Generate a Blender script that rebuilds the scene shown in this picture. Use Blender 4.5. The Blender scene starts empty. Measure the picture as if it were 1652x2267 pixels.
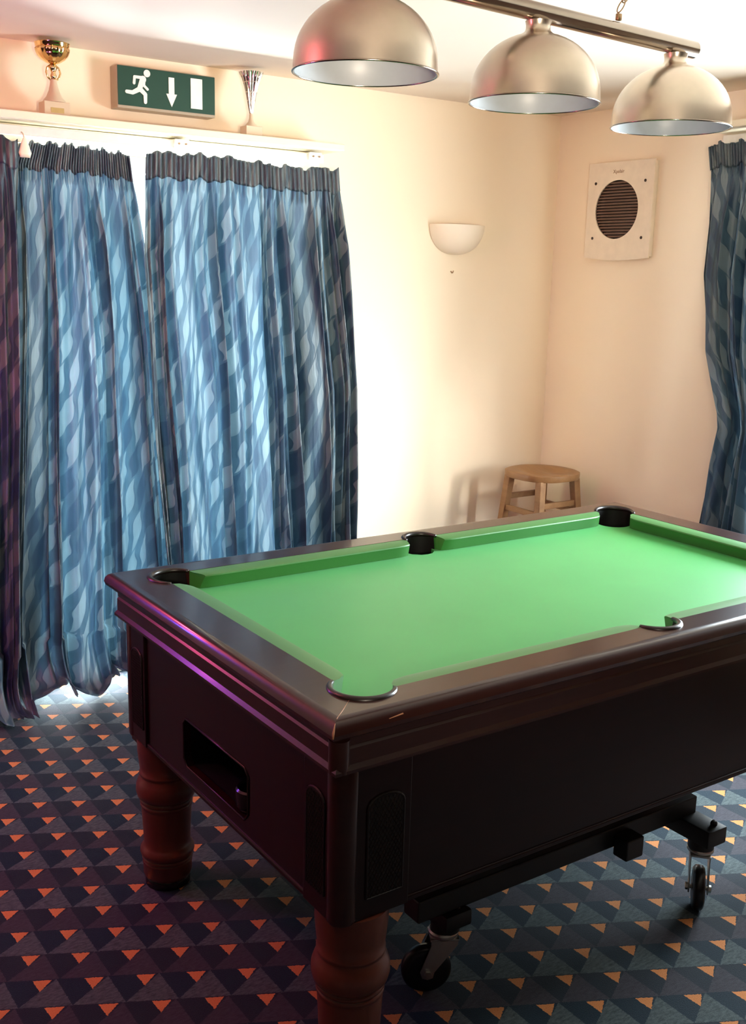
import bpy, bmesh, math, random
from mathutils import Vector, Matrix
random.seed(7)
PI = math.pi
SC = bpy.context.scene
COL = SC.collection

# ------------------------------------------------------------------ camera
cam_d = bpy.data.cameras.new('camera')
cam = bpy.data.objects.new('camera', cam_d)
COL.objects.link(cam)
cam.matrix_world = Matrix((
    (0.82568907, 0.10403588, -0.55444936, 0.0),
    (-0.56358929, 0.19497051, -0.8027164, 0.0),
    (0.02458997, 0.97527588, 0.21961853, 1.575),
    (0, 0, 0, 1)))
cam_d.sensor_fit = 'VERTICAL'
cam_d.sensor_height = 36.0
cam_d.sensor_width = 36.0
cam_d.lens = 2352.93 / 2267.0 * 36.0
cam_d.clip_start = 0.02
SC.camera = cam

# ------------------------------------------------------------------ view
SC.view_settings.view_transform = 'Standard'
SC.view_settings.look = 'None'
SC.view_settings.gamma = 1.0
SC.view_settings.exposure = 0.6
SC.view_settings.use_curve_mapping = False
SC.cycles.max_bounces = 10
SC.cycles.diffuse_bounces = 6
SC.cycles.use_denoising = True
SC.cycles.sample_clamp_indirect = 8.0

# ------------------------------------------------------------------ world
w = bpy.data.worlds.new('world')
SC.world = w
w.use_nodes = True
bg = w.node_tree.nodes['Background']
bg.inputs[0].default_value = (0.75, 0.88, 1.0, 1)
bg.inputs[1].default_value = 0.8

# ------------------------------------------------------------------ lights
def area(name, loc, target, sx, sy, energy, color, spread=PI):
    l = bpy.data.lights.new(name, 'AREA')
    l.shape = 'RECTANGLE'
    l.size = sx
    l.size_y = sy
    l.energy = energy
    l.color = color
    l.spread = spread
    o = bpy.data.objects.new(name, l)
    COL.objects.link(o)
    o.location = loc
    d = Vector(target) - Vector(loc)
    o.rotation_euler = d.to_track_quat('-Z', 'Y').to_euler()
    return o


def point(name, loc, energy, color, r):
    l = bpy.data.lights.new(name, 'POINT')
    l.energy = energy
    l.color = color
    l.shadow_soft_size = r
    o = bpy.data.objects.new(name, l)
    COL.objects.link(o)
    o.location = loc
    return o


# daylight outside the two windows, plus an added beam through the right one
area('daylight_and_beam_right', (4.12, 1.95, 1.00), (2.2, 2.5, 0.3), 1.6, 1.6, 270, (0.84, 0.95, 1.0))
area('daylight_and_beam_right', (4.45, 0.42, 1.15), (2.72, 3.85, 0.55), 0.8, 0.6, 9, (1.0, 0.97, 0.90), math.radians(34))  # added narrow beam, brightens the wall beside the left curtains
area('daylight_left', (1.65, 4.65, 1.00), (1.65, 3.0, 0.6), 1.9, 2.0, 860, (0.84, 0.95, 1.0))
# the room's own low lamp behind and beside the camera, shining up at the far corner
area('room_lamp', (0.35, -0.30, 1.42), (2.35, 3.85, 2.15), 0.22, 0.22, 7.5, (1.0, 0.84, 0.66), math.radians(62))
# coloured party lights to the left of the table
point('party_light', (0.42, 3.10, 1.25), 7.0, (1.0, 0.10, 0.20), 0.035)
point('party_light', (0.36, 3.00, 1.12), 2.0, (1.0, 0.12, 0.60), 0.03)
point('party_light', (0.00, 2.60, 2.05), 15.0, (1.0, 0.20, 0.27), 0.06)
point('party_light', (0.40, 2.90, 0.98), 3.8, (0.10, 0.06, 1.0), 0.025)

# ------------------------------------------------------------------ node helpers
class V:
    """a float socket with arithmetic"""
    nt = None

    def __init__(s, sock):
        s.s = sock

    @staticmethod
    def op(kind, *a):
        n = V.nt.nodes.new('ShaderNodeMath')
        n.operation = kind
        for i, x in enumerate(a):
            if isinstance(x, V):
                V.nt.links.new(x.s, n.inputs[i])
            else:
                n.inputs[i].default_value = float(x)
        return V(n.outputs[0])

    def __add__(s, o): return V.op('ADD', s, o)
    def __radd__(s, o): return V.op('ADD', o, s)
    def __sub__(s, o): return V.op('SUBTRACT', s, o)
    def __rsub__(s, o): return V.op('SUBTRACT', o, s)
    def __mul__(s, o): return V.op('MULTIPLY', s, o)
    def __rmul__(s, o): return V.op('MULTIPLY', o, s)
    def __truediv__(s, o): return V.op('DIVIDE', s, o)
    def __neg__(s): return V.op('MULTIPLY', s, -1)
    def lt(s, o): return V.op('LESS_THAN', s, o)
    def gt(s, o): return V.op('GREATER_THAN', s, o)
    def fract(s): return V.op('FRACT', s)
    def floor(s): return V.op('FLOOR', s)
    def abs(s): return V.op('ABSOLUTE', s)
    def sin(s): return V.op('SINE', s)
    def clamp(s):
        r = V.op('ADD', s, 0)
        r.s.node.use_clamp = True
        return r


def new_mat(name):
    m = bpy.data.materials.new(name)
    m.use_nodes = True
    V.nt = m.node_tree
    return m, m.node_tree, m.node_tree.nodes['Principled BSDF']


def setp(b, **k):
    names = dict(rough='Roughness', metal='Metallic', coat='Coat Weight', coatr='Coat Roughness', spec='Specular IOR Level',
                 sheen='Sheen Weight', sheenr='Sheen Roughness', aniso='Anisotropic')
    for a, v in k.items():
        b.inputs[names[a]].default_value = v


def noise(nt, scale, detail=3, vec=None, rough=0.5):
    n = nt.nodes.new('ShaderNodeTexNoise')
    n.inputs['Scale'].default_value = scale
    n.inputs['Detail'].default_value = detail
    n.inputs['Roughness'].default_value = rough
    if vec is None:
        g = nt.nodes.new('ShaderNodeNewGeometry')
        vec = g.outputs['Position']
    nt.links.new(vec, n.inputs['Vector'])
    return V(n.outputs['Fac'])


def ramp(nt, fac, stops):
    r = nt.nodes.new('ShaderNodeValToRGB')
    e = r.color_ramp.elements
    while len(e) < len(stops):
        e.new(0.5)
    for x, (p, c) in zip(e, stops):
        x.position = p
        x.color = (*c, 1)
    nt.links.new(fac.s, r.inputs[0])
    return r.outputs[0]


def mixc(nt, fac, a, b):
    n = nt.nodes.new('ShaderNodeMix')
    n.data_type = 'RGBA'
    nt.links.new(fac.s, n.inputs[0]) if isinstance(fac, V) else setattr(n.inputs[0], 'default_value', fac)
    for i, x in ((6, a), (7, b)):
        if isinstance(x, tuple):
            n.inputs[i].default_value = (*x, 1)
        else:
            nt.links.new(x, n.inputs[i])
    return n.outputs[2]


def bump(nt, b, h, strength, dist=0.002):
    n = nt.nodes.new('ShaderNodeBump')
    n.inputs['Strength'].default_value = strength
    n.inputs['Distance'].default_value = dist
    nt.links.new(h.s, n.inputs['Height'])
    nt.links.new(n.outputs[0], b.inputs['Normal'])


def paint(name, c, c2=None, rough=0.6, bs=0.15, scale=60, **k):
    m, nt, b = new_mat(name)
    setp(b, rough=rough, **k)
    n = noise(nt, 1.7, 4)
    nt.links.new(ramp(nt, n, [(0.3, c), (0.7, c2 or c)]), b.inputs['Base Color'])
    if bs:
        bump(nt, b, noise(nt, scale, 4), bs, 0.001)
    return m


def stretched(nt, sx, sy, sz):
    g = nt.nodes.new('ShaderNodeNewGeometry')
    mp = nt.nodes.new('ShaderNodeMapping')
    mp.inputs['Scale'].default_value = (sx, sy, sz)
    nt.links.new(g.outputs['Position'], mp.inputs[0])
    return mp.outputs[0]


def wood(name, dark, light, rough, coat, sc=(3, 40, 40), bs=0.05, coatr=0.12, spec=0.5):
    m, nt, b = new_mat(name)
    n = noise(nt, 1.0, 5, stretched(nt, *sc), 0.6)
    nt.links.new(ramp(nt, n, [(0.3, dark), (0.7, light)]), b.inputs['Base Color'])
    setp(b, rough=rough, coat=coat, coatr=coatr, spec=spec)
    bump(nt, b, n, bs, 0.001)
    return m


def plain(name, c, rough=0.5, metal=0.0, **k):
    m, nt, b = new_mat(name)
    n = noise(nt, 25, 3)
    lo = tuple(x * 0.92 for x in c)
    nt.links.new(ramp(nt, n, [(0.3, lo), (0.7, c)]), b.inputs['Base Color'])
    setp(b, rough=rough, metal=metal, **k)
    return m


M = {}
M['wall'] = paint('wall_paint', (0.84, 0.71, 0.53), (0.86, 0.73, 0.55), 0.65, 0.25, 45)
M['ceiling'] = paint('ceiling_paint', (0.74, 0.63, 0.52), (0.76, 0.65, 0.54), 0.7, 0.2, 50)
M['unseen_dark'] = wood('unseen_wall_dark_finish', (0.035, 0.018, 0.010), (0.06, 0.03, 0.016), 0.5, 0.0, (6, 6, 1))  # dark finish made up for the unseen walls to cut bounced light
M['cream'] = paint('cream_gloss_paint', (0.80, 0.72, 0.54), None, 0.3, 0.0)
M['white_plastic'] = plain('white_plastic', (0.80, 0.76, 0.68), 0.3)
M['upvc'] = plain('white_window_frame', (0.82, 0.82, 0.80), 0.3)
M['plaster'] = paint('plaster', (0.80, 0.69, 0.55), None, 0.6, 0.1, 80)
M['mahogany'] = wood('mahogany', (0.009, 0.0018, 0.0018), (0.015, 0.003, 0.0026), 0.30, 0.10, coatr=0.2, spec=0.28)
M['mahogany_rail'] = wood('mahogany_rail', (0.022, 0.0055, 0.0045), (0.034, 0.009, 0.0065), 0.30, 0.5, coatr=0.11, spec=0.3)
M['leg_wood'] = wood('leg_wood', (0.11, 0.026, 0.014), (0.16, 0.040, 0.020), 0.34, 0.35, (20, 20, 5), coatr=0.25)
M['oak'] = wood('stool_wood', (0.21, 0.10, 0.035), (0.30, 0.155, 0.06), 0.45, 0.1, (30, 6, 30))
M['worn'] = plain('worn_wood', (0.42, 0.19, 0.09), 0.5)
M['black'] = plain('black_plastic', (0.010, 0.010, 0.010), 0.22)
M['liner'] = plain('black_pocket_liner', (0.006, 0.006, 0.006), 0.6, spec=0.2)
M['leather'] = plain('dark_pocket_leather', (0.012, 0.007, 0.006), 0.35, coat=0.1)
M['blackmetal'] = plain('black_painted_steel', (0.012, 0.012, 0.011), 0.45)
M['rubber'] = plain('black_rubber', (0.012, 0.012, 0.012), 0.3)
M['zinc'] = plain('zinc_steel', (0.55, 0.54, 0.50), 0.35, 1.0)
M['chrome'] = plain('chrome', (0.40, 0.345, 0.29), 0.17, 1.0)
M['brass'] = plain('tarnished_brass', (0.30, 0.20, 0.11), 0.35, 1.0)
M['fan_cream'] = plain('fan_cream_plastic', (0.80, 0.68, 0.53), 0.35)
M['nickel'] = plain('brushed_nickel', (0.64, 0.55, 0.45), 0.28, 1.0)
M['shade_white'] = plain('white_enamel', (0.38, 0.40, 0.42), 0.4)
M['gold'] = plain('gold_plate', (0.85, 0.60, 0.28), 0.10, 1.0)
M['silver'] = plain('silver_plate', (0.85, 0.80, 0.74), 0.12, 1.0)
M['marble'] = paint('cream_stone', (0.55, 0.42, 0.28), (0.66, 0.53, 0.38), 0.3, 0.0)
M['sign_green'] = plain('sign_green', (0.005, 0.045, 0.025), 0.35)
M['sign_white'] = plain('sign_white', (0.80, 0.80, 0.72), 0.4)
M['sign_case'] = plain('sign_case', (0.40, 0.32, 0.23), 0.4)
M['grille'] = plain('brown_grille', (0.14, 0.075, 0.05), 0.45)
M['darkhole'] = plain('dark_recess', (0.03, 0.015, 0.01), 0.6)
M['brownmark'] = plain('brown_mark', (0.30, 0.17, 0.08), 0.6)

# felt
def felt(name, a, c_, sheen):
    m, nt, b = new_mat(name)
    n = noise(nt, 900, 2)
    n2 = noise(nt, 5, 3)
    nt.links.new(ramp(nt, (n * 0.5 + n2 * 0.5), [(0.35, a), (0.65, c_)]), b.inputs['Base Color'])
    setp(b, rough=0.45, sheen=sheen, sheenr=0.35, spec=0.6)
    b.inputs['Sheen Tint'].default_value = (0.7, 1.0, 0.78, 1)
    bump(nt, b, n, 0.15, 0.0005)
    return m


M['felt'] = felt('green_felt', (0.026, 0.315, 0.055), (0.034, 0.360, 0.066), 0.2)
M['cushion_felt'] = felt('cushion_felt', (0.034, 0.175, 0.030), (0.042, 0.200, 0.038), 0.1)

# glass: thin pane
m, nt, b = new_mat('window_glass')
tr = nt.nodes.new('ShaderNodeBsdfTransparent')
gl = nt.nodes.new('ShaderNodeBsdfGlossy')
gl.inputs['Roughness'].default_value = 0.02
mx = nt.nodes.new('ShaderNodeMixShader')
mx.inputs[0].default_value = 0.05
nt.links.new(tr.outputs[0], mx.inputs[1])
nt.links.new(gl.outputs[0], mx.inputs[2])
nt.links.new(mx.outputs[0], nt.nodes['Material Output'].inputs[0])
M['glass'] = m

# carpet: a tessellation of triangles with small orange ones
m, nt, b = new_mat('triangle_carpet')
g = nt.nodes.new('ShaderNodeNewGeometry')
sp = nt.nodes.new('ShaderNodeSeparateXYZ')
nt.links.new(g.outputs['Position'], sp.inputs[0])
jit = noise(nt, 160, 2)
jit2 = noise(nt, 190, 2, stretched(nt, 1, 1, 1))
px = V(sp.outputs[0]) + (jit - 0.5) * 0.006 - 0.5355
py = V(sp.outputs[1]) + (jit2 - 0.5) * 0.006 - 2.1755
ax, ay, bx_, by_ = 0.1020, -0.0520, 0.0050, 0.1022
det = ax * by_ - ay * bx_
S = (px * by_ - py * bx_) / det
T = (py * ax - px * ay) / det
row = T.floor()
t = T.fract()
par = V.op('MODULO', row + 1000.0, 2.0)
q = (S - t * 0.94).fract()
up = q.lt(1.0 - t)
s1 = S.fract()
ww = (t - 0.55) / 0.45
left = 0.52 - ww * 0.05
right = 0.52 + ww * 0.35
oran = t.gt(0.55) * t.lt(0.97) * s1.gt(left) * s1.lt(right)
st = noise(nt, 1.0, 5, stretched(nt, 60, 160, 60), 0.7)
st2 = noise(nt, 420, 3)
light = ramp(nt, st, [(0.30, (0.022, 0.031, 0.035)), (0.62, (0.085, 0.112, 0.118))])
plum = ramp(nt, st, [(0.30, (0.028, 0.024, 0.034)), (0.65, (0.052, 0.048, 0.062))])
upc = mixc(nt, par, plum, light)
navy = ramp(nt, st2, [(0.35, (0.005, 0.013, 0.024)), (0.65, (0.010, 0.026, 0.042))])
navy2 = ramp(nt, st2, [(0.35, (0.009, 0.014, 0.022)), (0.65, (0.016, 0.024, 0.036))])
dn = mixc(nt, par, navy2, navy)
c = mixc(nt, up, dn, upc)
orc = ramp(nt, st2, [(0.3, (0.55, 0.19, 0.055)), (0.7, (0.68, 0.27, 0.085))])
c = mixc(nt, oran, c, orc)
nt.links.new(c, b.inputs['Base Color'])
setp(b, rough=0.75, sheen=0.10, sheenr=0.5, spec=0.15)
b.inputs['Sheen Tint'].default_value = (0.6, 0.8, 0.9, 1)
bump(nt, b, st2, 0.5, 0.003)
M['carpet'] = m

# curtain fabric with a woven leaf pattern, in cloth (UV) coordinates in metres
def curtain_mat(name, gain=0.78, trans=0.33):
    m, nt, b = new_mat(name)
    uv = nt.nodes.new('ShaderNodeUVMap')
    sp = nt.nodes.new('ShaderNodeSeparateXYZ')
    nt.links.new(uv.outputs[0], sp.inputs[0])
    s = V(sp.outputs[0])
    z = V(sp.outputs[1])
    wob = noise(nt, 6.0, 2, uv.outputs[0])
    p = (z - s * 0.55 + (wob - 0.5) * 0.08) / 0.125
    rw = p.floor()
    fp = p.fract()
    q = (s - z * 0.50) / 0.062 + rw * 0.43 + ((fp - 0.5) * 5.5).sin() * 0.22
    fq = q.fract()
    cell = q.floor()
    bow = 1.0 - (fp * 2.0 - 1.0) * (fp * 2.0 - 1.0)
    d = (fq - 0.5).abs()
    fade = (noise(nt, 3.2, 2, uv.outputs[0]) * 2.6 - 0.75).clamp()
    leaf = d.lt(bow * 0.36)
    rim = d.lt(bow * 0.45) * (1.0 - leaf)
    par = V.op('MODULO', rw + cell + 1000.0, 3.0).gt(0.5)
    ground = ramp(nt, noise(nt, 9, 3, uv.outputs[0]), [(0.3, tuple(gain * x for x in (0.062, 0.118, 0.160))), (0.7, tuple(gain * x for x in (0.105, 0.180, 0.235)))])
    pale = tuple(gain * x for x in (0.29, 0.36, 0.38))
    navy = tuple(gain * x for x in (0.028, 0.062, 0.12))
    lf = mixc(nt, par, navy, pale)
    c = mixc(nt, leaf * (0.6 + 0.4 * fade), ground, lf)
    c = mixc(nt, rim * 0.45, c, navy)
    nt.links.new(c, b.inputs['Base Color'])
    setp(b, rough=0.42, sheen=0.3, sheenr=0.3, spec=0.6)
    rr = leaf * par * -0.08 + 0.34
    nt.links.new(rr.s, b.inputs['Roughness'])
    weave = noise(nt, 500, 2, uv.outputs[0])
    cm = nt.nodes.new('ShaderNodeMapping')
    cm.inputs['Scale'].default_value = (1.0, 0.16, 1.0)
    nt.links.new(uv.outputs[0], cm.inputs[0])
    crease = noise(nt, 22, 4, cm.outputs[0])
    bump(nt, b, weave * 0.12 + crease, 0.6, 0.010)
    tl = nt.nodes.new('ShaderNodeBsdfTranslucent')
    tc = mixc(nt, 0.35, c, (0.31, 0.45, 0.53))
    nt.links.new(tc, tl.inputs[0])
    mx = nt.nodes.new('ShaderNodeMixShader')
    mx.inputs[0].default_value = trans
    nt.links.new(b.outputs[0], mx.inputs[1])
    nt.links.new(tl.outputs[0], mx.inputs[2])
    nt.links.new(mx.outputs[0], nt.nodes['Material Output'].inputs[0])
    return m


M['curtain'] = curtain_mat('curtain_fabric')
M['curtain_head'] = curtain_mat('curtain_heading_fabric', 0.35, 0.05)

# ------------------------------------------------------------------ mesh helpers
def obj(name, bm, mat, parent=None, smooth=False, angle=None):
    me = bpy.data.meshes.new(name)
    bmesh.ops.recalc_face_normals(bm, faces=bm.faces[:])
    if smooth:
        for f in bm.faces:
            f.smooth = True
        if angle:
            for e in bm.edges:
                if len(e.link_faces) == 2 and e.calc_face_angle(0) > math.radians(angle):
                    e.smooth = False
    bm.to_mesh(me)
    bm.free()
    if mat:
        me.materials.append(M[mat] if isinstance(mat, str) else mat)
    o = bpy.data.objects.new(name, me)
    COL.objects.link(o)
    if parent:
        o.parent = parent
    return o


def thing(name, label, cat, loc=(0, 0, 0), group=None, rz=0.0):
    o = bpy.data.objects.new(name, None)
    o.empty_display_size = 0.05
    COL.objects.link(o)
    o.location = loc
    o.rotation_euler = (0, 0, rz)
    return tag(o, label, cat, group)


def tag(o, label, cat, group=None):
    o['label'] = label
    o['category'] = cat
    if group:
        o['group'] = group
    return o


def struct(name, bm, mat, **k):
    o = obj(name, bm, mat, **k)
    o['kind'] = 'structure'
    return o


def box(bm, x0, x1, y0, y1, z0, z1, bev=0.0, seg=2, mat=None):
    g = bmesh.ops.create_cube(bm, size=1.0)
    vs = g['verts']
    for v in vs:
        v.co = Vector(((x0 + x1) / 2 + v.co.x * (x1 - x0), (y0 + y1) / 2 + v.co.y * (y1 - y0), (z0 + z1) / 2 + v.co.z * (z1 - z0)))
    if mat is not None:
        for v in vs:
            v.co = mat @ v.co
    if bev:
        es = list({e for v in vs for e in v.link_edges})
        bmesh.ops.bevel(bm, geom=es, offset=bev, segments=seg, profile=0.5, affect='EDGES')
    return bm


def B():
    return bmesh.new()


def beam(bm, p0, p1, w0, h0, w1=None, h1=None, bev=0.0):
    """a square-section bar from p0 to p1, axes kept level"""
    p0, p1 = Vector(p0), Vector(p1)
    w1 = w1 or w0
    h1 = h1 or h0
    d = (p1 - p0).normalized()
    ref = Vector((0, 0, 1)) if abs(d.z) < 0.8 else Vector((0, 1, 0))
    a = d.cross(ref).normalized()
    c = a.cross(d).normalized()
    vs = []
    for p, ww, hh in ((p0, w0, h0), (p1, w1, h1)):
        for sx, sy in ((-1, -1), (1, -1), (1, 1), (-1, 1)):
            vs.append(bm.verts.new(p + a * sx * ww / 2 + c * sy * hh / 2))
    fs = [(0, 1, 2, 3), (7, 6, 5, 4)] + [(i, (i + 1) % 4, (i + 1) % 4 + 4, i + 4) for i in range(4)]
    nf = [bm.faces.new([vs[i] for i in f]) for f in fs]
    if bev:
        es = list({e for f in nf for e in f.edges})
        bmesh.ops.bevel(bm, geom=es, offset=bev, segments=2, profile=0.5, affect='EDGES')
    return bm


def tube(bm, pts, r, seg=10, closed=False, cap=True):
    pts = [Vector(p) for p in pts]
    n = len(pts)
    rings = []
    prev = None
    for i, p in enumerate(pts):
        if closed:
            d = (pts[(i + 1) % n] - pts[i - 1]).normalized()
        else:
            d = (pts[min(i + 1, n - 1)] - pts[max(i - 1, 0)]).normalized()
        if prev is None:
            ref = Vector((0, 0, 1)) if abs(d.z) < 0.9 else Vector((1, 0, 0))
            a = d.cross(ref).normalized()
        else:
            a = (prev - d * prev.dot(d)).normalized()
        prev = a
        c = d.cross(a)
        rr = r[i] if isinstance(r, (list, tuple)) else r
        rings.append([bm.verts.new(p + (a * math.cos(2 * PI * k / seg) + c * math.sin(2 * PI * k / seg)) * rr) for k in range(seg)])
    m_ = n if closed else n - 1
    for i in range(m_):
        A, D = rings[i], rings[(i + 1) % n]
        for k in range(seg):
            bm.faces.new((A[k], A[(k + 1) % seg], D[(k + 1) % seg], D[k]))
    if cap and not closed:
        bm.faces.new(rings[0][::-1])
        bm.faces.new(rings[-1])
    return bm


def lathe(bm, prof, seg=40, a0=0.0, a1=2 * PI, center=(0, 0, 0), rad=None):
    """prof: (r, z) points; rad(angle, i) scales a radius"""
    full = abs(a1 - a0 - 2 * PI) < 1e-6
    cx, cy, cz = center
    cols = []
    cnt = seg if full else seg + 1
    for k in range(cnt):
        an = a0 + (a1 - a0) * k / seg
        col = []
        for i, (r, z) in enumerate(prof):
            rr = r * (rad(an, i) if rad else 1.0)
            col.append(bm.verts.new((cx + rr * math.cos(an), cy + rr * math.sin(an), cz + z)))
        cols.append(col)
    for k in range(seg):
        A, D = cols[k], cols[(k + 1) % cnt]
        for i in range(len(prof) - 1):
            bm.faces.new((A[i], D[i], D[i + 1], A[i + 1]))
    bmesh.ops.remove_doubles(bm, verts=bm.verts[:], dist=1e-6)
    return bm


def extrude_poly(bm, loops, z0, z1, M4=None):
    """flat shape (outer loop + holes) in xy, with thickness from z0 to z1"""
    edges = []
    for lp in loops:
        vs = [bm.verts.new((x, y, z0)) for x, y in lp]
        for i in range(len(vs)):
            edges.append(bm.edges.new((vs[i], vs[(i + 1) % len(vs)])))
    r = bmesh.ops.triangle_fill(bm, edges=edges, use_beauty=True, use_dissolve=False)
    fs = [f for f in r['geom'] if isinstance(f, bmesh.types.BMFace)]
    ex = bmesh.ops.extrude_face_region(bm, geom=fs)
    vs = [v for v in ex['geom'] if isinstance(v, bmesh.types.BMVert)]
    for v in vs:
        v.co.z = z1
    if M4 is not None:
        for v in bm.verts:
            v.co = M4 @ v.co
    return bm


def arc(cx, cy, r, a0, a1, n):
    return [(cx + r * math.cos(a0 + (a1 - a0) * i / n), cy + r * math.sin(a0 + (a1 - a0) * i / n)) for i in range(n + 1)]


# ------------------------------------------------------------------ the room
CZ = 2.308
WX, WY = 3.672, 3.85
XB, YB = -4.5, -4.5
WT = 0.28   # wall thickness

struct('floor', box(B(), XB - WT, WX + WT, YB - WT, WY + WT, -0.1, 0.0), 'carpet')
struct('ceiling', box(B(), XB - WT, WX + WT, YB - WT, WY + WT, CZ, CZ + 0.1), 'ceiling')


def wall_hole(name, axis, a0, a1, h, face, outward, mat='wall'):
    """wall in plane, opening h=(u0,u1,z0,z1)"""
    bm = B()
    loops = [[(a0, 0.0), (a1, 0.0), (a1, CZ), (a0, CZ)]]
    if h:
        u0, u1, z0, z1 = h
        loops.append([(u0, z0), (u0, z1), (u1, z1), (u1, z0)])
    extrude_poly(bm, loops, 0.0, WT * outward)
    for v in bm.verts:
        u, z, d = v.co.x, v.co.y, v.co.z
        v.co = Vector((u, face + d, z)) if axis == 'y' else Vector((face + d, u, z))
    return struct(name, bm, mat)


LW = (1.17, 2.18, 0.03, 1.98)     # glazed opening in the left wall
RW = (1.26, 2.68, 0.60, 1.98)     # window in the right wall
wall_hole('wall_left', 'y', XB, WX, LW, WY, 1)
wall_hole('wall_right', 'x', YB, WY, RW, WX, 1)
wall_hole('wall_back', 'x', YB, WY, None, XB, -1, 'unseen_dark')
wall_hole('wall_near', 'y', XB, WX, None, YB, -1, 'unseen_dark')


def window(name, axis, h, face, mull):
    u0, u1, z0, z1 = h
    f = 0.06

    def conv(bm):
        for v in bm.verts:
            u, z, d = v.co.x, v.co.y, v.co.z
            v.co = Vector((u, face + d, z)) if axis == 'y' else Vector((face + d, u, z))
        return bm
    bm = B()
    for a in ((u0, u0 + f, z0, z1), (u1 - f, u1, z0, z1), (u0 + f, u1 - f, z0, z0 + f), (u0 + f, u1 - f, z1 - f, z1)):
        box(bm, a[0], a[1], a[2], a[3], 0.13, 0.19, 0.006)
    for mu in mull:
        box(bm, mu - 0.055, mu + 0.055, z0 + f, z1 - f, 0.13, 0.19, 0.006)  # hidden by the curtains; widened to shade a band of the cloth
    o = struct(name, conv(bm), 'upvc')
    gb = box(B(), u0 + f * 0.8, u1 - f * 0.8, z0 + f * 0.8, z1 - f * 0.8, 0.156, 0.162)
    obj('pane', conv(gb), 'glass', o)
    return o


window('window_1', 'y', LW, WY, [1.60])
window('window_2', 'x', RW, WX, [])

# wooden head board under the left shelf and over the curtains
struct('trim_1', box(B(), 0.2, 2.325, 3.80, WY - 0.001, 1.975, 2.034, 0.003), 'cream')

# ------------------------------------------------------------------ shelves
tag(obj('wall_shelf', box(B(), 0.1, 2.365, 3.68, WY - 0.001, 2.036, 2.062, 0.004), 'cream'),
    'long cream painted shelf on the wall above the left curtains, holding two trophies', 'shelf')
tag(obj('wall_shelf', box(B(), 3.50, WX - 0.001, 1.4, 2.90, 2.145, 2.172, 0.004), 'cream'),
    'cream painted shelf above the right hand curtain, partly behind the lamp shades', 'shelf')


# ------------------------------------------------------------------ curtain tracks
def track(pts_u, axis, off, z, brackets, label, x_end):
    u0, u1 = pts_u
    tr_ = thing('curtain_track', label, 'curtain track', (0, 0, 0))

    def P(u, d, zz):
        return (u, d, zz) if axis == 'y' else (d, u, zz)
    bm = B()
    a, c_ = P(u0, off - 0.009, z - 0.016), P(u1, off + 0.009, z + 0.016)
    box(bm, min(a[0], c_[0]), max(a[0], c_[0]), min(a[1], c_[1]), max(a[1], c_[1]), a[2], c_[2], 0.003)
    obj('rail', bm, 'white_plastic', tr_)
    for bu in brackets:
        bm = B()
        a, c_ = P(bu - 0.028, off - 0.024, z - 0.012), P(bu + 0.028, x_end, z + 0.020)
        box(bm, min(a[0], c_[0]), max(a[0], c_[0]), min(a[1], c_[1]), max(a[1], c_[1]), a[2], c_[2], 0.003)
        bk = obj('bracket', bm, 'white_plastic', tr_)
        for du in (-0.015, 0.012):
            a = P(bu + du, off - 0.027, z + 0.004)
            bm = B()
            d2 = (0, -0.004, 0) if axis == 'y' else (-0.004, 0, 0)
            tube(bm, [a, (a[0] + d2[0], a[1] + d2[1], a[2])], 0.0035, 8)
            obj('screw', bm, 'brownmark', bk)
    return tr_


track((0.2, 2.31), 'y', 3.755, 2.008, [1.70, 2.265], 'white curtain track with brackets under the left shelf', 3.799)
track((1.5, 2.88), 'x', 3.632, 2.122, [2.3], 'white curtain track above the right hand curtain', WX - 0.001)


# ------------------------------------------------------------------ curtains
def interp(tab, x):
    if x <= tab[0][0]:
        return tab[0][1]
    for (a, fa), (b_, fb) in zip(tab, tab[1:]):
        if x <= b_:
            k = (x - a) / (b_ - a)
            return fa + (fb - fa) * k
    return tab[-1][1]


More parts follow.
